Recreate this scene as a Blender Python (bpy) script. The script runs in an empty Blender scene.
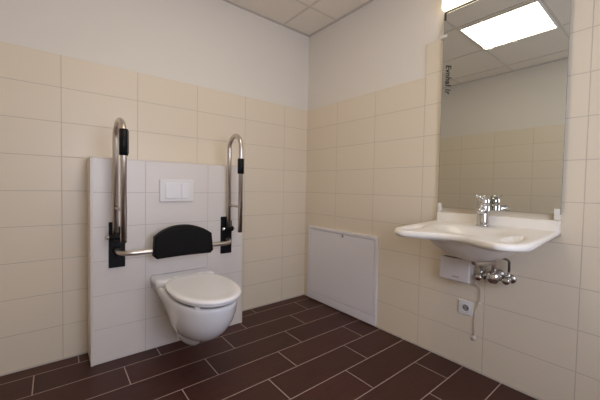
import bpy, bmesh, math
from mathutils import Vector, Matrix
PI = math.pi
scene = bpy.context.scene
C = scene.collection

# ------------------------------------------------------------------ node helpers
class NT:
    def __init__(s, name):
        s.m = bpy.data.materials.new(name); s.m.use_nodes = True
        s.t = s.m.node_tree; s.b = s.t.nodes['Principled BSDF']
    def n(s, typ, **kw):
        o = s.t.nodes.new(typ)
        for k, v in kw.items(): setattr(o, k, v)
        return o
    def put(s, sock, v):
        if isinstance(v, bpy.types.NodeSocket): s.t.links.new(v, sock)
        else: sock.default_value = v
    def math(s, op, a, b=0.0, c=None):
        o = s.n('ShaderNodeMath', operation=op)
        s.put(o.inputs[0], a); s.put(o.inputs[1], b)
        if c is not None: s.put(o.inputs[2], c)
        return o.outputs[0]
    def mix(s, f, a, b):
        o = s.n('ShaderNodeMix', data_type='RGBA')
        s.put(o.inputs[0], f); s.put(o.inputs[6], a); s.put(o.inputs[7], b)
        return o.outputs[2]
    def comb(s, x, y, z):
        o = s.n('ShaderNodeCombineXYZ')
        for i, v in enumerate((x, y, z)): s.put(o.inputs[i], v)
        return o.outputs[0]
    def noise(s, vec, scale, detail=2):
        o = s.n('ShaderNodeTexNoise'); s.put(o.inputs['Vector'], vec)
        o.inputs['Scale'].default_value = scale; o.inputs['Detail'].default_value = detail
        return o.outputs[0]
    def white(s, vec):
        o = s.n('ShaderNodeTexWhiteNoise', noise_dimensions='3D'); s.put(o.inputs['Vector'], vec)
        return o.outputs[0]
    def pos(s):
        g = s.n('ShaderNodeNewGeometry'); x = s.n('ShaderNodeSeparateXYZ')
        s.t.links.new(g.outputs['Position'], x.inputs[0]); return g.outputs['Position'], x.outputs
    def bump(s, h, strength, dist):
        o = s.n('ShaderNodeBump'); s.put(o.inputs['Height'], h)
        o.inputs['Strength'].default_value = strength; o.inputs['Distance'].default_value = dist
        s.t.links.new(o.outputs[0], s.b.inputs['Normal'])

def mat(name, col, rough=.5, metal=0, var=.04, scale=30, bump=0, coat=0, spec=.5):
    M = NT(name); P, _ = M.pos()
    nz = M.noise(P, scale)
    c = (*col, 1); d = (*[x * (1 - var) for x in col], 1)
    M.put(M.b.inputs['Base Color'], M.mix(nz, d, c))
    M.b.inputs['Roughness'].default_value = rough; M.b.inputs['Metallic'].default_value = metal
    M.b.inputs['Coat Weight'].default_value = coat; M.b.inputs['Specular IOR Level'].default_value = spec
    if bump: M.bump(nz, .4, bump)
    return M.m

def tile_mat(name, axis, off, base, grout, width=.4, zoff=.007, xo=0.0):
    """ceramic wall tiles; axis 0 = joints counted along x, 1 = along y"""
    M = NT(name); P, X = M.pos()
    u = M.math('DIVIDE', M.math('SUBTRACT', X[axis], off), width)
    v = M.math('DIVIDE', M.math('SUBTRACT', X[2], zoff), .2)
    fu = M.math('FRACT', u); fv = M.math('FRACT', v)
    du = M.math('MULTIPLY', M.math('MINIMUM', fu, M.math('SUBTRACT', 1.0, fu)), width)
    dv = M.math('MULTIPLY', M.math('MINIMUM', fv, M.math('SUBTRACT', 1.0, fv)), .2)
    d = M.math('MINIMUM', du, dv)
    g = M.math('LESS_THAN', d, .0017)
    idn = M.white(M.comb(M.math('FLOOR', u), M.math('FLOOR', v), 3.3))
    sv = M.comb(M.math('MULTIPLY', X[0], 6.0), M.math('MULTIPLY', X[1], 6.0), M.math('MULTIPLY', X[2], 110.0))
    st = M.noise(sv, 1.0, 3)
    blot = M.noise(P, 9.0, 3)
    b2 = tuple(x * .955 for x in base)
    col = M.mix(st, (*b2, 1), (*base, 1))
    col = M.mix(M.math('MULTIPLY', idn, .35), col, (*[x * .93 for x in base], 1))
    col = M.mix(M.math('MULTIPLY', blot, .12), col, (base[0] * 1.05, base[1], base[2] * .86, 1))
    col = M.mix(g, col, (*grout, 1))
    M.put(M.b.inputs['Base Color'], col)
    M.put(M.b.inputs['Roughness'], M.math('ADD', .36, M.math('MULTIPLY', g, .4)))
    h = M.math('ADD', M.math('MINIMUM', M.math('DIVIDE', d, .003), 1.0), M.math('MULTIPLY', st, .10))
    M.bump(h, .45, .002)
    return M.m

TB = (.79, .695, .55); GR = (.56, .49, .40)
M_tile_back = tile_mat('cream_tile_toilet_wall', 0, -.273, TB, GR)
M_tile_side = tile_mat('cream_tile_side_wall', 1, 0.0, TB, GR)
M_tile_box = tile_mat('cool_lit_cream_tile_ledge', 0, -1.065, (.79, .735, .69), (.60, .55, .50), zoff=.003)  # cream tile tinted cooler, cool light on the ledge put into its colour
M_plaster = mat('white_plaster', (.79, .74, .665), .9, var=.03, scale=140, bump=.0006)
M_trimp = mat('cream_plastic_trim', (.74, .66, .57), .35)
M_seal = mat('light_silicone', (.55, .50, .44), .5)

def floor_mat():
    M = NT('dark_brown_plank_tile'); P, X = M.pos()
    r = M.math('FLOOR', M.math('DIVIDE', M.math('SUBTRACT', .1, X[1]), .2))
    fv = M.math('FRACT', M.math('DIVIDE', M.math('SUBTRACT', .1, X[1]), .2))
    r3 = M.math('MODULO', M.math('ADD', r, 300.0), 3.0)
    u = M.math('DIVIDE', M.math('ADD', M.math('ADD', X[0], 60.0), M.math('MULTIPLY', r3, .2)), .6)
    fu = M.math('FRACT', u)
    du = M.math('MULTIPLY', M.math('MINIMUM', fu, M.math('SUBTRACT', 1.0, fu)), .6)
    dv = M.math('MULTIPLY', M.math('MINIMUM', fv, M.math('SUBTRACT', 1.0, fv)), .2)
    d = M.math('MINIMUM', du, dv)
    g = M.math('LESS_THAN', d, .0026)
    idn = M.white(M.comb(M.math('FLOOR', u), r, 1.7))
    sv = M.comb(M.math('ADD', M.math('MULTIPLY', X[0], 5.0), M.math('MULTIPLY', idn, 40.0)), M.math('MULTIPLY', X[1], 90.0), 0.0)
    st = M.noise(sv, 1.0, 4)
    sp = M.noise(M.comb(M.math('MULTIPLY', X[0], 60.0), M.math('MULTIPLY', X[1], 260.0), 0.0), 1.0, 2)
    col = M.mix(st, (.032, .0095, .0065, 1), (.092, .031, .022, 1))
    col = M.mix(M.math('MULTIPLY', sp, .3), col, (.11, .040, .030, 1))
    col = M.mix(M.math('MULTIPLY', idn, .35), col, (.026, .0115, .0085, 1))
    col = M.mix(g, col, (.40, .31, .27, 1))
    M.put(M.b.inputs['Base Color'], col)
    M.put(M.b.inputs['Roughness'], M.math('ADD', .45, M.math('MULTIPLY', g, .4)))
    M.b.inputs['Specular IOR Level'].default_value = .3
    M.bump(M.math('ADD', M.math('MINIMUM', M.math('DIVIDE', d, .004), 1.0), M.math('MULTIPLY', st, .2)), .4, .0015)
    return M.m
M_floor = floor_mat()

def ceil_mat():
    M = NT('mineral_fibre_ceiling'); P, X = M.pos()
    a = M.noise(P, 170.0, 3); b = M.noise(P, 40.0, 2)
    f = M.math('GREATER_THAN', a, .60)
    col = M.mix(M.math('MULTIPLY', f, .3), (.84, .77, .67, 1), (.55, .5, .44, 1))
    col = M.mix(M.math('MULTIPLY', b, .15), col, (.74, .68, .59, 1))
    M.put(M.b.inputs['Base Color'], col); M.b.inputs['Roughness'].default_value = .95
    M.bump(a, .5, .001); return M.m
M_ceil = ceil_mat()

M_ceramic = mat('white_ceramic', (.86, .86, .87), .12, var=.01, coat=.4)
M_mineral = mat('white_cast_basin', (.86, .815, .735), .34, var=.01, coat=.05)
M_plastic = mat('white_plastic', (.82, .80, .78), .35, var=.02)
M_seat = mat('white_seat_plastic', (.90, .89, .90), .2, var=.01, coat=.2)
M_panel = mat('white_lacquered_sheet', (.80, .77, .79), .4, var=.02)
M_chrome = mat('chrome', (.66, .65, .63), .10, 1)
M_steel = mat('brushed_stainless', (.68, .62, .56), .33, 1, var=.1, scale=200)
M_black = mat('black_plastic', (.005, .005, .006), .45, spec=.2)
M_rubber = mat('black_foam', (.005, .0045, .0045), .6, var=.2, scale=80, bump=.0008, spec=.15)
M_dark = mat('dark_shadow_gap', (.02, .018, .016), .6)
M_grey = mat('grey_print', (.10, .10, .10), .6)
M_ink = mat('black_marker_ink', (.012, .012, .012), .5)
M_hose = mat('braided_dark_hose', (.16, .14, .12), .35, .6, var=.4, scale=400)
M_edge = mat('mirror_glass_edge', (.35, .38, .35), .15, .3)

def mirror_mat():
    M = NT('silvered_mirror'); P, X = M.pos()
    sm = M.noise(P, 26.0, 5)
    mask = M.math('MULTIPLY', M.math('GREATER_THAN', sm, .63), .035)
    M.b.inputs['Base Color'].default_value = (.69, .705, .66, 1)
    M.b.inputs['Metallic'].default_value = 1
    M.put(M.b.inputs['Roughness'], M.math('MULTIPLY', mask, 1.2))
    return M.m
M_mirror = mirror_mat()

def emit(name, col, strength):
    M = NT(name)
    M.b.inputs['Base Color'].default_value = (.8, .8, .8, 1)
    M.b.inputs['Emission Color'].default_value = (*col, 1)
    M.b.inputs['Emission Strength'].default_value = strength
    return M.m
M_led = emit('lit_ceiling_diffuser', (1.0, .87, .66), 9.0)
M_lamp = emit('lit_opal_lamp', (1.0, .85, .60), 4.5)

# ------------------------------------------------------------------ mesh helpers
def link(name, bm, m, parent=None, smooth=False, bevel=0, seg=2, origin=None):
    bmesh.ops.recalc_face_normals(bm, faces=bm.faces)
    if origin is not None: bmesh.ops.translate(bm, verts=bm.verts, vec=-Vector(origin))
    me = bpy.data.meshes.new(name); bm.to_mesh(me); bm.free()
    if smooth:
        for p in me.polygons: p.use_smooth = True
    o = bpy.data.objects.new(name, me); C.objects.link(o); me.materials.append(m)
    if bevel:
        b = o.modifiers.new('bevel', 'BEVEL'); b.width = bevel; b.segments = seg; b.limit_method = 'ANGLE'; b.angle_limit = math.radians(40)
        b.harden_normals = False
        for p in me.polygons: p.use_smooth = True
        e = o.modifiers.new('wn', 'WEIGHTED_NORMAL'); e.keep_sharp = True
    if origin is not None: o.location = origin
    if parent is not None:
        o.parent = parent; o.location = Vector(o.location) - wloc(parent)
    return o
def wloc(p):
    v = Vector((0, 0, 0))
    while p is not None: v += Vector(p.location); p = p.parent
    return v
def tag(o, label, cat, group=None):
    o['label'] = label; o['category'] = cat
    if group: o['group'] = group
    return o
def empty(name, loc, label, cat, group=None):
    o = bpy.data.objects.new(name, None); o.empty_display_size = .05; C.objects.link(o); o.location = loc
    return tag(o, label, cat, group)
def struct(o, label=None, cat=None):
    o['kind'] = 'structure'
    if label: o['label'] = label
    if cat: o['category'] = cat
    return o
def box(bm, a, b):
    x0, x1 = sorted((a[0], b[0])); y0, y1 = sorted((a[1], b[1])); z0, z1 = sorted((a[2], b[2]))
    v = [bm.verts.new((x, y, z)) for z in (z0, z1) for y in (y0, y1) for x in (x0, x1)]
    for f in ((0, 2, 3, 1), (4, 5, 7, 6), (0, 1, 5, 4), (2, 6, 7, 3), (0, 4, 6, 2), (1, 3, 7, 5)): bm.faces.new([v[i] for i in f])
def B(*boxes):
    bm = bmesh.new()
    for a, b in boxes: box(bm, a, b)
    return bm
def loft(rings, caps=True, closed=True):
    bm = bmesh.new(); R = [[bm.verts.new(p) for p in r] for r in rings]; n = len(R[0])
    for a, b in zip(R, R[1:]):
        for i in range(n if closed else n - 1):
            j = (i + 1) % n; bm.faces.new((a[i], a[j], b[j], b[i]))
    if caps:
        bm.faces.new(R[0][::-1]); bm.faces.new(R[-1])
    return bm
def fillet(pts, r, n=8):
    pts = [Vector(p) for p in pts]; out = [pts[0]]
    for i in range(1, len(pts) - 1):
        p, a, b = pts[i], (pts[i - 1] - pts[i]).normalized(), (pts[i + 1] - pts[i]).normalized()
        rr = r[i - 1] if isinstance(r, (list, tuple)) else r
        ang = a.angle(b); t = rr / math.tan(ang / 2)
        c = p + (a + b).normalized() * (rr / math.sin(ang / 2))
        s, e = p + a * t - c, p + b * t - c
        w = s.angle(e)
        for k in range(n + 1):
            f = k / n; out.append(c + ((s * math.sin((1 - f) * w) + e * math.sin(f * w)) / math.sin(w) if w > 1e-4 else s))
    out.append(pts[-1]); return out
def tube(pts, r, seg=20, bm_in=None, caps=True):
    pts = [Vector(p) for p in pts]; bm = bm_in or bmesh.new()
    q = [pts[0]]
    for p in pts[1:]:
        if (p - q[-1]).length > 1e-5: q.append(p)
    pts = q
    T = [((pts[min(i + 1, len(pts) - 1)] - pts[max(i - 1, 0)]).normalized()) for i in range(len(pts))]
    n = T[0].orthogonal().normalized(); rings = []
    for i, (p, t) in enumerate(zip(pts, T)):
        n = (n - t * n.dot(t)).normalized(); b = t.cross(n)
        rr = r[i] if isinstance(r, list) else r
        rings.append([bm.verts.new(p + (n * math.cos(a) + b * math.sin(a)) * rr) for a in [2 * PI * k / seg for k in range(seg)]])
    for a, b in zip(rings, rings[1:]):
        for i in range(seg): j = (i + 1) % seg; bm.faces.new((a[i], a[j], b[j], b[i]))
    if caps: bm.faces.new(rings[0][::-1]); bm.faces.new(rings[-1])
    return bm
def lathe(prof, base, axis, seg=32, bm_in=None):
    """prof: list of (distance along axis, radius)"""
    bm = bm_in or bmesh.new(); base = Vector(base); ax = Vector(axis).normalized()
    n = ax.orthogonal().normalized(); b = ax.cross(n); rings = []
    for h, r in prof:
        r = max(r, .0002)
        rings.append([bm.verts.new(base + ax * h + (n * math.cos(a) + b * math.sin(a)) * r) for a in [2 * PI * k / seg for k in range(seg)]])
    for p, q in zip(rings, rings[1:]):
        for i in range(seg): j = (i + 1) % seg; bm.faces.new((p[i], p[j], q[j], q[i]))
    bm.faces.new(rings[0][::-1]); bm.faces.new(rings[-1]); return bm

# ------------------------------------------------------------------ room shell
XL, YF, H = -2.44, -3.15, 2.5
struct(link('floor', B(((XL - .1, YF - .1, -.1), (.1, .1, 0))), M_floor))
def wall(name, a, b, plaster_a, plaster_b, m):
    t = struct(link(name, B((plaster_a, plaster_b)), M_plaster))
    link('tile_cladding', B((a, b)), m, t); return t
# tiles finish at z 1.795 and stand 8 mm proud of the plaster
wb = wall('wall_back', (XL, 0, 0), (0, .02, 1.795), (XL - .1, .008, -.05), (.1, .12, H + .1), M_tile_back)
wr = wall('wall_right', (0, 0, 0), (.02, YF, 1.795), (.008, .05, -.05), (.12, YF - .1, H + .1), M_tile_side)
wl = wall('wall_left', (XL - .02, 0, 0), (XL, YF, 1.795), (XL - .12, .05, -.05), (XL - .008, YF - .1, H + .1), M_tile_side)
hi = link('raised_tile_field', B(((0, -1.2, 1.795), (.02, YF, 2.004))), M_tile_side, wr)
link('raised_edge', B(((-.0015, -1.2, 2.002), (.008, YF, 2.008)), ((-.0015, -1.2, 1.80), (.008, -1.196, 2.008))), mat('tile_field_edge', (.80, .73, .64), .6), wr)
# wall behind the viewpoint: a door, and a window added for cool light
WX0, WX1, WZ0, WZ1 = -1.85, -.75, .70, 1.95
y0, y1 = YF - .12, YF
struct(link('wall_front', B(((XL, y0, 0), (WX0, y1, H)), ((WX1, y0, 0), (0, y1, H)), ((WX0, y0, 0), (WX1, y1, WZ0)), ((WX0, y0, WZ1), (WX1, y1, H))), M_plaster))
w = struct(link('fill_window_1', B(((WX0, y0 + .03, WZ0), (WX0 + .06, y0 + .09, WZ1)), ((WX1 - .06, y0 + .03, WZ0), (WX1, y0 + .09, WZ1)),
        ((WX0, y0 + .03, WZ0), (WX1, y0 + .09, WZ0 + .06)), ((WX0, y0 + .03, WZ1 - .06), (WX1, y0 + .09, WZ1))), M_plastic))
link('fill_window_sill', B(((WX0 - .03, y1 - .02, WZ0 - .03), (WX1 + .03, y1 + .05, WZ0))), M_plastic, w)
d = struct(link('door_1', B(((-.05 - .60, YF, 0), (-.03, YF + .04, 2.02))), M_panel, bevel=.003))
link('door_handle', tube(fillet([(-.60, YF + .04, 1.03), (-.60, YF + .09, 1.03), (-.48, YF + .09, 1.03)], .015), .01), M_steel, d, True)
ce = struct(link('ceiling', B(((XL - .1, YF - .1, H), (.1, .1, H + .1))), M_ceil))
gx = [-.305 - .632 * i for i in range(4)]; gy = [-.367 - .605 * i for i in range(6)]
gb = bmesh.new()
M_grid = mat('ceiling_grid_metal', (.68, .62, .54), .5)
for x in gx: box(gb, (x - .009, YF, H - .004), (x + .009, 0, H))
for y in gy: box(gb, (XL, y - .009, H - .0035), (0, y + .009, H))
gr = struct(link('trim_1', gb, M_grid))
struct(link('trim_2', B(((XL, .008, H - .006), (0, -.014, H)), ((.008, 0, H - .006), (-.014, YF, H)), ((XL - .008, 0, H - .006), (XL + .018, YF, H))), mat('ceiling_edge_angle', (.60, .55, .49), .5)))
# top edge strip of the tiling
struct(link('trim_3', B(((XL, -.0015, 1.793), (0, .008, 1.799)), ((-.0015, 0, 1.793), (.008, -1.2, 1.799)), ((XL - .008, 0, 1.793), (XL + .0015, YF, 1.799))), mat('pale_tile_grout_edge', (.80, .74, .66), .6)))
# silicone joints at the floor and in the corner
struct(link('trim_4', B(((XL, -.004, 0), (-.002, 0, .004)), ((-.004, YF, 0), (0, -.002, .004))), M_seal))

# tiled ledge behind the toilet
BX0, BX1, BY, BZ = -1.75, -.783, -.192, 1.205
ledge = struct(link('wall_ledge', B(((BX0, BY, 0), (BX1, 0, BZ))), M_tile_box, bevel=.004), 'tiled pre-wall ledge carrying the toilet', None)
link('corner_profile', B(((BX0 - .001, BY - .001, 0), (BX0 + .012, BY + .01, BZ)), ((BX1 - .012, BY - .001, 0), (BX1 + .001, BY + .01, BZ)),
     ((BX0, BY - .001, BZ - .008), (BX1, BY + .01, BZ + .001))), M_trimp, ledge, bevel=.002)

# ------------------------------------------------------------------ ceiling light
t = empty('ceiling_light', (-1.268, -1.271, H), 'square lit ceiling light panel, seen in the mirror', 'ceiling light')
lx0, lx1, ly0, ly1 = -1.558, -.978, -1.551, -.991
link('frame', B(((lx0 - .012, ly0 - .012, H - .012), (lx0, ly1 + .012, H)), ((lx1, ly0 - .012, H - .012), (lx1 + .012, ly1 + .012, H)),
     ((lx0, ly0 - .012, H - .012), (lx1, ly0, H)), ((lx0, ly1, H - .012), (lx1, ly1 + .012, H))), M_plastic, t)
link('diffuser', B(((lx0, ly0, H - .009), (lx1, ly1, H - .001))), M_led, t)

# ------------------------------------------------------------------ toilet
TX = -1.252
t = empty('toilet', (TX, BY, .09), 'white wall-hung toilet with closed round lid', 'toilet')
def dring(z, hw, ub, us, uf, n=40, e=2.0, hb=None):
    """D-shaped outline: straight back at ub, sides to us, then a half ellipse to uf"""
    hb = hb or hw; P = [(TX - hb, BY - ub, z), ]
    m = 6
    for i in range(1, m): f = i / m; P.append((TX - (hb + (hw - hb) * f), BY - (ub + (us - ub) * f), z))
    for k in range(n + 1):
        a = PI * k / n; c, s = math.cos(a), math.sin(a)
        P.append((TX - hw * math.copysign(abs(c) ** (2 / e), c), BY - (us + (uf - us) * abs(s) ** (2 / e)), z))
    for i in range(1, m): f = 1 - i / m; P.append((TX + (hb + (hw - hb) * f), BY - (ub + (us - ub) * f), z))
    P.append((TX + hb, BY - ub, z)); return P
secs = [(.092, .042, .02, .14, .27), (.096, .054, .01, .15, .30), (.115, .060, 0, .16, .325), (.150, .064, 0, .18, .350), (.172, .070, 0, .19, .385), (.184, .084, 0, .20, .430), (.196, .102, 0, .22, .475),
        (.215, .119, 0, .26, .517), (.24, .135, 0, .30, .555), (.275, .150, 0, .34, .594), (.32, .162, 0, .37, .628), (.37, .170, 0, .385, .650), (.41, .173, 0, .39, .659), (.428, .174, 0, .39, .661), (.436, .171, .002, .39, .657), (.438, .165, .006, .39, .650)]
def hb(z, hw):   # the neck by the wall is narrow at the foot and flares wide at the top
    T = ((.09, .034), (.13, .050), (.20, .080), (.28, .112), (.36, .146), (.41, .170), (.50, .176))
    for (z0, w0), (z1, w1) in zip(T, T[1:]):
        if z <= z1: return w0 + (w1 - w0) * max(0, z - z0) / (z1 - z0)
rings = [dring(z, hw, ub, us, uf, hb=hb(z, hw)) for z, hw, ub, us, uf in secs]
rings += [dring(z, hw, ub, .39, uf) for z, hw, ub, uf in ((.436, .140, .20, .615), (.38, .132, .21, .60), (.25, .09, .24, .50))]
body = link('bowl', loft(rings), M_ceramic, t, True)
# raised deck by the wall
rings = [dring(z, .184 - i, .002, .10, .165 - i * 2, e=5) for z, i in ((.425, 0), (.468, 0), (.476, .004), (.479, .012))]
link('rear_deck', loft(rings), M_ceramic, t, True)
def ell(z, hw, u0, u1, shrink, n=56):
    P = []; c = u0 + (u1 - u0) * .46
    for k in range(n):
        a = 2 * PI * k / n; s, co = math.sin(a), math.cos(a)
        ru = (u1 - c) if s > 0 else (c - u0); e = 2.15 if s > 0 else 2.6
        x = math.copysign(abs(co) ** (2 / e), co) * (hw - shrink); y = math.copysign(abs(s) ** (2 / e), s) * (ru - shrink)
        P.append((TX + x, BY - c - y, z))
    return P
link('seat_ring', loft([ell(.4535, .173, .155, .680, .012), ell(.457, .173, .155, .680, .002), ell(.467, .175, .155, .682, .001), ell(.469, .175, .155, .682, .004)]), M_seat, t, True)
lid = link('lid', loft([ell(.4705, .181, .150, .692, .003), ell(.473, .181, .150, .692, 0), ell(.481, .181, .150, .692, 0), ell(.487, .181, .150, .692, .004), ell(.490, .181, .150, .692, .014),
      ell(.4905, .181, .150, .692, .03), ell(.487, .181, .150, .692, .06), ell(.486, .181, .150, .692, .10)]), M_seat, t, True)
for s in (-1, 1):
    link('hinge', lathe([(0, .008), (.04, .008)], (TX + s * .075 - .02, BY - .140, .478), (1, 0, 0)), M_seat, t, True)
link('seat_buffer', B(((TX - .115, BY - .575, .436), (TX - .09, BY - .60, .4545))), M_plastic, t, bevel=.002)

# ------------------------------------------------------------------ flush plate
t = empty('flush_plate', (-1.277, BY, .945), 'white dual flush plate above the toilet', 'flush plate')
link('plate', B(((-1.385, BY, .945), (-1.170, BY - .012, 1.090))), M_plastic, t, bevel=.005, seg=3)
link('button', B(((-1.350, BY - .011, .966), (-1.252, BY - .018, 1.068))), M_seat, t, bevel=.003)
link('button', B(((-1.249, BY - .011, .966), (-1.205, BY - .018, 1.068))), M_seat, t, bevel=.003)

# ------------------------------------------------------------------ folding grab rails
def rail(X, yb, yf, grip, label, side, XF=None):
    t = empty('folding_grab_rail', (X, BY, .555), label, 'grab rail', 'fold-up grab rails beside the toilet')
    bm = bmesh.new()
    x0, x1 = (-1.662, -1.578) if side < 0 else (-.968, -.884)
    box(bm, (x0, BY, .56), (x1, BY - .012, .80)); 
    if side < 0: box(bm, (x0, BY, .80), (x0 + .04, BY - .012, .83))
    else: box(bm, (x0, BY, .80), (x0 + .055, BY - .012, .83))
    link('wall_plate', bm, M_black, t, bevel=.003)
    hb_ = bmesh.new()
    box(hb_, (X - .012, BY - .01, .715), (X + .012, yb + .0, .775))
    lathe([(-.034, .015), (-.032, .018), (.032, .018), (.034, .015)], (X, yb, .745), (1, 0, 0), bm_in=hb_)
    link('hinge', hb_, M_black, t, bevel=.002)
    link('hinge_pin', lathe([(-.045, .009), (-.043, .011), (.043, .011), (.045, .009)], (X, yb, .745), (1, 0, 0), 20), M_chrome, t, True)
    R = (yb - yf) / 2; top = 1.418 - .016; r = .0155
    XF = XF or X
    pts = [(X, yb, .76), (X, yb, top - R)]
    for k in range(1, 24):
        a = PI * k / 24; pts.append(((X + XF) / 2 + (X - XF) / 2 * math.cos(a), (yb + yf) / 2 + R * math.cos(a), top - R + R * math.sin(a)))
    pts += [(XF, yf, top - R), (XF, yf, .748)]
    link('rail_tube', tube(pts, r), M_steel, t, True)
    link('cross_strut', tube([(X, yb, .915), (XF, yf, .915)], .009), M_steel, t, True)
    link('end_cap', lathe([(0, .0155), (.004, .0158), (.006, .014)], (XF, yf, .7475), (0, 0, -1), 20), M_black, t, True)
    z0, z1 = grip
    link('hand_grip', lathe([(0, .0165), (.002, .0215), (z1 - z0 - .002, .0215), (z1 - z0, .0165)], (XF, yf, z0), (0, 0, 1), 24), M_black, t, True)
    return t
rl = rail(-1.632, -.235, -.425, (1.205, 1.345), 'folded-up steel grab rail with black grip, left of toilet', -1, -1.621)
link('paper_holder_clip', B(((-1.606, -.418, 1.215), (-1.598, -.440, 1.335))), M_grey, rl, bevel=.002)
rr = rail(-.925, -.235, -.41, (1.137, 1.240), 'folded-up steel grab rail with black grip, right of toilet', 1)

# ------------------------------------------------------------------ padded backrest on its bar
t = empty('back_support', (-1.272, -.3, .66), 'black padded backrest on a curved steel bar above the toilet', 'backrest')
link('support_bar', tube(fillet([(-1.622, BY - .012, .662), (-1.615, -.305, .655), (-.930, -.305, .655), (-.925, BY - .012, .662)], .07, 10), .0145), M_steel, t, True)
for x in (-1.622, -.925):
    link('bar_socket', lathe([(0, .026), (.012, .024), (.016, .018)], (x, BY - .0121, .662), (0, -1, 0), 24), M_black, t, True)
def pad_ring(dy, ins):
    P = []; hwb, hwt = .182 - ins, .174 - ins; zb, zs, zt = .612 + ins, .742 - ins * .4, .802 - ins
    lean = lambda z: -.012 * (z - .61) / .19
    cx = -1.272
    pl = [(-hwb, zb + .018), (-hwb + .018, zb)]
    n = 12
    for k in range(n + 1): pl.append((-hwb + .02 + (2 * hwb - .04) * k / n, zb))
    pl += [(hwb - .018, zb), (hwb, zb + .018)]
    pl += [(hwb + (hwt - hwb) * f, zb + .018 + (zs - zb - .02) * f) for f in (.33, .66)]
    for k in range(21):
        a = k / 20; x = hwt - 2 * hwt * a
        pl.append((x, zs + (zt - zs) * (1 - abs(x / hwt) ** 2.3)))
    pl += [(-(hwb + (hwt - hwb) * f), zb + .018 + (zs - zb - .02) * f) for f in (.66, .33)]
    return [(cx + x, dy + .02 * (x / .18) ** 2 * -1 + lean(z) * -1, z) for x, z in pl]
link('back_pad', loft([pad_ring(-.285, .008), pad_ring(-.290, 0), pad_ring(-.333, 0), pad_ring(-.340, .003), pad_ring(-.344, .010), pad_ring(-.346, .03)]), M_rubber, t, True)

# ------------------------------------------------------------------ access panel in the right wall
t = empty('access_panel', (0, -.467, .012), 'white access panel low on the wall beside the corner', 'access panel')
py0, py1, pz0, pz1 = -.866, -.070, .012, .690
link('frame', B(((0, py0, pz0), (-.020, py0 + .022, pz1)), ((0, py1 - .022, pz0), (-.020, py1, pz1)), ((0, py0 + .022, pz1 - .022), (-.020, py1 - .022, pz1)),
     ((0, py0 + .022, pz0), (-.020, py1 - .022, pz0 + .065)), ((0, py0 + .01, pz0 + .01), (-.003, py1 - .01, pz1 - .01))), M_panel, t, bevel=.0015)
dd = link('door', B(((-.004, py0 + .0265, pz0 + .070), (-.0185, py1 - .0265, pz1 - .0275))), M_panel, t, bevel=.002)
lk = bmesh.new(); lathe([(0, .011), (.005, .011), (.006, .009)], (-.0185, -.512, .650), (-1, 0, 0), 24, bm_in=lk)
l = link('lock', lk, M_chrome, dd, True)
link('keyhole', B(((-.0245, -.5135, .642), (-.0252, -.5105, .656))), M_dark, dd)

# ------------------------------------------------------------------ mirror, clips, lamp
MY0, MY1, MZ0, MZ1, MXF = -1.922, -1.322, .948, 2.140, -.020
t = empty('wall_mirror', (0, -1.622, MZ0), 'tall rectangular mirror above the washbasin', 'mirror')
link('mirror_glass', B(((MXF + .005, MY0, MZ0), (MXF, MY1, MZ1))), M_mirror, t)
link('glass_edge', B(((MXF + .0052, MY0 - .0012, MZ0 - .001), (MXF - .0004, MY0, MZ1)), ((MXF + .0052, MY1, MZ0 - .001), (MXF - .0004, MY1 + .0012, MZ1)),
     ((MXF + .0052, MY0, MZ0 - .0012), (MXF - .0004, MY1, MZ0))), M_edge, t)
link('mounting_board', B(((0, MY0 + .03, MZ0 + .02), (MXF + .0055, MY1 - .02, MZ1 - .01))), M_dark, t)
# handwriting: text laid on the glass, reading downwards
def text(name, body, size, m, parent, loc, rx, ry, shear=0, sx=1.0, off=0):
    cu = bpy.data.curves.new(name, 'FONT'); cu.body = body; cu.size = size; cu.extrude = .0002; cu.shear = shear; cu.space_character = sx; cu.offset = off
    cu.resolution_u = 3
    o = bpy.data.objects.new('tmp', cu); C.objects.link(o)
    dg = bpy.context.evaluated_depsgraph_get(); dg.update()
    me = bpy.data.meshes.new_from_object(o.evaluated_get(dg)); bpy.data.objects.remove(o)
    R = Matrix((rx, ry, Vector(rx).cross(Vector(ry)))).transposed()
    me.transform(Matrix.Translation(loc) @ R.to_4x4())
    ob = bpy.data.objects.new(name, me); C.objects.link(ob); me.materials.clear(); me.materials.append(m)
    if parent: ob.parent = parent; ob.location = -Vector(parent.location)
    return ob
text('handwriting', 'Evnhal Ir', .046, M_ink, t, Vector((MXF - .0006, -1.343, 1.825)), (0, 0, -1), (0, -1, 0), .35, 1.08, .0012)
clips = [((-1.333, .948), 'left of the washbasin upstand, at the mirror foot'), ((-1.908, .948), 'at the right foot of the mirror'),
         ((-1.330, 2.003), 'high on the left edge of the mirror'), ((-1.914, 2.003), 'high on the right edge of the mirror')]
M_clip = mat('milky_plastic', (.80, .77, .70), .3)
for i, ((y, z), w_) in enumerate(clips):
    c = empty('mirror_clip', (0, y, z), 'milky plastic mirror clip ' + w_, 'mirror clip', 'clips holding the mirror')
    if i < 2:
        link('clip_body', B(((0, y - .011, z - .028), (MXF - .004, y + .011, z - .002)), ((MXF - .0008, y - .011, z - .006), (MXF - .006, y + .011, z + .026))), M_clip, c, bevel=.003)
    else:
        s = 1 if i == 2 else -1
        link('clip_body', B(((0, y + s * .010, z - .010), (MXF - .006, y + s * .026, z + .010)), ((MXF - .0008, y - .014, z - .008), (MXF - .007, y + .014, z + .008))), M_clip, c, bevel=.003)
t = empty('mirror_lamp', (0, -1.622, 2.15), 'lit white strip lamp on top of the mirror', 'wall lamp')
link('gap_shade_plate', B(((0, -1.922, 2.146), (-.012, -1.322, 2.245))), M_dark, t)  # dark plate standing in for the shaded gap between lamp and mirror
link('diffuser', B(((-.0125, -1.922, 2.156), (-.055, -1.320, 2.240))), M_lamp, t, bevel=.006)
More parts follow.
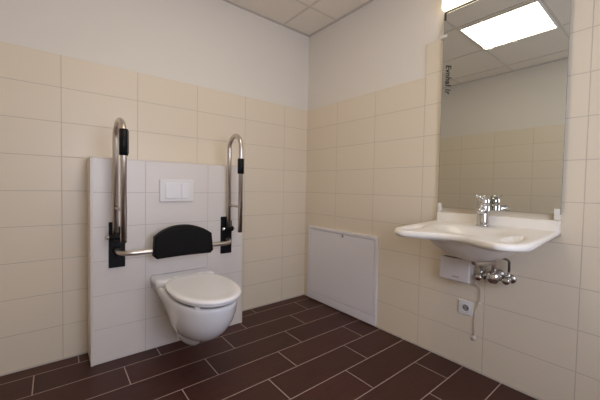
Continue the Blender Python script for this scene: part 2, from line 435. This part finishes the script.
link('mirror_shade_block', B(((-.0, -1.335, 2.10), (-.0215, -1.3225, 2.1455))), M_dark, t)  # dark block standing in for mirror shading where it reflects the lamp end

# ------------------------------------------------------------------ washbasin
SY = -1.622
def outline(n):
    """plan outline of the basin, x (depth, negative into room), dy; wall edge included"""
    ctrl = []
    D = .575
    def front(dy): return -(D - .085 * (0.5 + 0.5 * math.cos(PI * min(1, abs(dy) / .25))))
    hw = .300
    pts = [(0, -hw), ]
    for k in range(1, 12): pts.append((-(.44 * k / 11), -hw + .0 * k))
    r = .10
    # corner: ellipse from (-.40,-hw) to (front,-hw+.13)
    fx, fy = front(-.205), -.205
    for k in range(1, 13):
        a = PI / 2 * k / 12
        pts.append((-.44 + (fx + .44) * math.sin(a), fy + (-hw - fy) * math.cos(a)))
    m = 40
    for k in range(1, m): dy = -.205 + .41 * k / m; pts.append((front(dy), dy))
    half = [(x, -y) for x, y in pts[:24]][::-1]
    return pts[:24] + pts[24:] + half
OL = outline(0)
cxm, cym = -.27, 0
def ztop(x, dy):
    z = .868 - .018 * min(1, -x / .5)
    # basin hollow
    q = ((x + .270) / .165) ** 2 + (dy / .215) ** 2
    if q < 1: z -= .050 * (1 - q) ** 1.7
    # hand-hold hollows in the front corners
    for s in (-1, 1):
        q = ((x + .42) / .085) ** 2 + ((dy - s * .226) / .033) ** 2
        if q < 1: z -= .036 * (1 - q) ** .22
    return z
def zbot(x, dy):
    z = .846 - .030 * min(1, -x / .42)
    q = ((x + .225) / .225) ** 2 + (dy / .240) ** 2
    if q < 1: z -= .130 * (1 - q) ** .75
    return z
NR = 46
bm = bmesh.new()
def pt(f, p): return (cxm + (p[0] - cxm) * f, cym + (p[1] - cym) * f)
def inset(p, d):
    vx, vy = cxm - p[0], cym - p[1]; L = math.hypot(vx, vy)
    if p[0] > -1e-6: return (p[0], p[1] + (d if p[1] < 0 else -d))
    return (min(0, p[0] + vx / L * d), p[1] + vy / L * d)
rings = []
for k in range(1, NR + 1):
    f = k / NR * .955
    rings.append([(x, SY + y, ztop(x, y)) for x, y in (pt(f, p) for p in OL)])
edge = [(.008, -.001), (.003, -.005), (0, -.013), (0, -.024)]
for d_, dz in edge: rings.append([(x, SY + y, ztop(x, y) + dz) for x, y in (inset(p, d_) for p in OL)])
for d_, dz in ((.003, .008), (.010, .002)): rings.append([(x, SY + y, zbot(x, y) + dz) for x, y in (inset(p, d_) for p in OL)])
for k in range(NR, 0, -1):
    f = k / NR * .95
    rings.append([(x, SY + y, zbot(x, y)) for x, y in (pt(f, p) for p in OL)])
def snap(r): return [(min(0, x), y, z) for x, y, z in r]
bm = loft([snap(r) for r in rings])
t = empty('washbasin', (0, SY, .87), 'wide white wheelchair-accessible washbasin with curved front below the mirror', 'washbasin')
link('basin', bm, M_mineral, t, True)
link('upstand', B(((0, SY - .300, .855), (-.034, SY + .300, .917))), M_mineral, t, bevel=.006, seg=3)
link('drain_strainer', lathe([(0, .03), (.004, .03), (.006, .024)], (-.270, SY, .8085), (0, 0, 1)), M_chrome, t, True)

# faucet
FX, FY = -.095, -1.612
t = empty('faucet', (FX, FY, .864), 'chrome single-lever faucet standing on the washbasin', 'faucet')
link('body', lathe([(0, .034), (.006, .035), (.010, .031), (.06, .030), (.105, .031), (.112, .029)], (FX, FY, .8652), (0, 0, 1)), M_chrome, t, True)
pts = fillet([(FX, FY, .940), (FX - .05, FY - .012, .953), (FX - .105, FY - .025, .957), (FX - .112, FY - .027, .937)], .012, 5)
link('spout', tube(pts, [.021] + [.0185] * (len(pts) - 2) + [.0145]), M_chrome, t, True)
hd = link('lever_head', lathe([(0, .026), (.004, .029), (.028, .029), (.045, .023), (.055, .012), (.057, .001)], (FX, FY, .974), (0, 0, 1)), M_chrome, t, True)
link('lever', tube([(FX - .01, FY, 1.010), (FX - .05, FY, 1.018), (FX - .105, FY, 1.030)], [.011, .008, .0065], 14), M_chrome, t, True)

# ------------------------------------------------------------------ under the basin
t = empty('water_heater', (0, -1.455, .525), 'small white instant water heater under the washbasin', 'water heater')
link('housing', B(((0, -1.545, .520), (-.075, -1.372, .655))), mat('pale_heater_casing', (.72, .67, .64), .4), t, bevel=.008, seg=3)
link('top_slot', B(((-.045, -1.50, .6545), (-.068, -1.395, .6562))), M_dark, t)
link('brand_mark', B(((-.0745, -1.487, .545), (-.0757, -1.450, .549))), M_grey, t)
link('pipe_fitting', lathe([(0, .010), (.03, .010), (.03, .007), (.05, .007)], (-.035, -1.475, .650), (0, 0, 1), 18), M_chrome, t, True)

t = empty('siphon', (0, -1.66, .60), 'chrome basin trap below the washbasin', 'basin trap')
link('drain_pipe', tube(fillet([(-.22, -1.622, .712), (-.22, -1.622, .678), (-.062, -1.664, .668), (-.062, -1.664, .61)], [.014, .014]), .0145), M_steel, t, True)
link('trap_cup', lathe([(0, .022), (.006, .032), (.02, .036), (.05, .036), (.062, .028), (.066, .018)], (-.062, -1.664, .556), (0, 0, 1)), M_chrome, t, True)
link('outlet_pipe', tube([(0, -1.664, .592), (-.04, -1.664, .592)], .015), M_chrome, t, True)
link('wall_rosette', lathe([(0, .034), (.006, .032), (.012, .018)], (0, -1.664, .592), (-1, 0, 0)), M_chrome, t, True)
def valve(y, z, label):
    t = empty('angle_valve', (0, y, z), label, 'valve', 'angle valves under the washbasin')
    link('wall_rosette', lathe([(0, .026), (.004, .025), (.010, .013)], (0, y, z), (-1, 0, 0)), M_chrome, t, True)
    link('valve_body', lathe([(0, .010), (.03, .011), (.045, .013), (.055, .010)], (-.006, y, z), (-1, 0, 0)), M_chrome, t, True)
    link('valve_outlet', lathe([(0, .008), (.03, .009), (.032, .007), (.045, .007)], (-.038, y, z), (0, 0, 1), 18), M_chrome, t, True)
    link('knob', lathe([(0, .013), (.002, .018), (.022, .018), (.025, .014)], (-.058, y, z), (-1, 0, 0), 18), M_chrome, t, True)
valve(-1.592, .572, 'chrome angle valve right beside the white water heater')
valve(-1.725, .583, 'chrome angle valve furthest right, under the basin corner')
hp = lambda pts, r=.0055: tube(fillet(pts, .02, 6), r, 12)
tag(link('supply_hose', hp([(-.038, -1.725, .622), (-.038, -1.725, .688), (-.060, -1.700, .700), (-.085, -1.62, .752)], .0062), M_hose, None, True),
    'dark flexible hose from the rightmost valve up to the faucet', 'hose', 'flexible hoses under the washbasin')
tag(link('supply_hose', hp([(-.035, -1.475, .70), (-.040, -1.490, .707), (-.075, -1.565, .700), (-.09, -1.59, .735)]), M_hose, None, True),
    'dark flexible hose rising from the top of the water heater', 'hose', 'flexible hoses under the washbasin')
tag(link('supply_hose', tube([(-.038, -1.592, .615), (-.040, -1.582, .65), (-.05, -1.575, .69), (-.06, -1.58, .735)], .0085, 14), M_steel, None, True),
    'steel connector pipe rising from the valve beside the water heater', 'pipe', 'flexible hoses under the washbasin')
cc = tag(link('electrical_cable', tube(fillet([(-.03, -1.560, .525), (-.012, -1.582, .50), (-.010, -1.584, .43), (-.010, -1.560, .36), (-.008, -1.553, .30), (-.007, -1.553, .21)], .02, 6), .0026, 10), M_trimp, None, True),
    'thin white cord hanging down the wall below the water heater', 'cord')
link('cable_tie', B(((-.004, -1.588, .405), (-.018, -1.574, .412))), M_plastic, cc)
tag(link('wall_rosette_cap', lathe([(0, .017), (.005, .016), (.009, .011), (.010, .004)], (0, -1.553, .193), (-1, 0, 0)), M_trimp, None, True),
    'small round white cable outlet cap near the floor below the socket', 'cable outlet')
t = empty('power_socket', (0, -1.504, .315), 'white square wall socket below the water heater', 'wall socket')
sb = lathe([(0, .022), (.0, .022)], (-.011, -1.504, .357), (-1, 0, 0)); sb.free()
link('cover_plate', B(((0, -1.545, .316), (-.009, -1.463, .398))), M_plastic, t, bevel=.003)
link('socket_ring', lathe([(0, .026), (.005, .025), (.005, .021), (.001, .0195)], (-.008, -1.504, .357), (-1, 0, 0)), M_plastic, t, True)
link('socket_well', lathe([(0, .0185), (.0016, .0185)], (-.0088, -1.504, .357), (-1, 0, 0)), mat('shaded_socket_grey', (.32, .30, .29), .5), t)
for dy in (-.0095, .0095):
    link('socket_hole', lathe([(0, .0032), (.0008, .0032)], (-.0102, -1.504 + dy, .357), (-1, 0, 0), 12), M_dark, t)

# ------------------------------------------------------------------ camera
right = Vector((0.77833235, -0.62757131, 0.01878841)); fwd = Vector((0.62782042, 0.77764155, -0.03339379))
yaw, pitch, roll = .6792, -.0334, .0188
fwd = Vector((math.sin(yaw) * math.cos(pitch), math.cos(yaw) * math.cos(pitch), math.sin(pitch)))
r0 = Vector((math.cos(yaw), -math.sin(yaw), 0)); u0 = r0.cross(fwd)
rt = r0 * math.cos(roll) + u0 * math.sin(roll); up = -r0 * math.sin(roll) + u0 * math.cos(roll)
cam = bpy.data.cameras.new('camera'); co = bpy.data.objects.new('camera', cam); C.objects.link(co)
mw = Matrix((rt, up, -fwd)).transposed().to_4x4(); mw.translation = (-1.9098, -2.2725, 1.0549); co.matrix_world = mw
cam.sensor_width = 36; cam.lens = 36 * 305.259 / 600; cam.shift_y = -2.586 / 600; cam.clip_start = .02
scene.camera = co

# ------------------------------------------------------------------ cool fill daylight through the added window
W = bpy.data.worlds.new('world'); scene.world = W; W.use_nodes = True
W.node_tree.nodes['Background'].inputs[0].default_value = (.72, .79, 1.0, 1)
W.node_tree.nodes['Background'].inputs[1].default_value = 9.5
pl = bpy.data.lights.new('fill_window_portal', 'AREA'); pl.shape = 'RECTANGLE'; pl.size = WX1 - WX0; pl.size_y = WZ1 - WZ0
pl.cycles.is_portal = True
po = bpy.data.objects.new('fill_window_portal', pl); C.objects.link(po); po.location = ((WX0 + WX1) / 2, YF - .1, (WZ0 + WZ1) / 2)
po.rotation_euler = (PI / 2, 0, 0)   # faces +y, into the room

scene.view_settings.view_transform = 'Standard'; scene.view_settings.look = 'None'
scene.view_settings.exposure = -.2; scene.view_settings.gamma = 1; scene.view_settings.use_curve_mapping = False
scene.cycles.use_denoising = True
scene.cycles.max_bounces = 10; scene.cycles.diffuse_bounces = 6
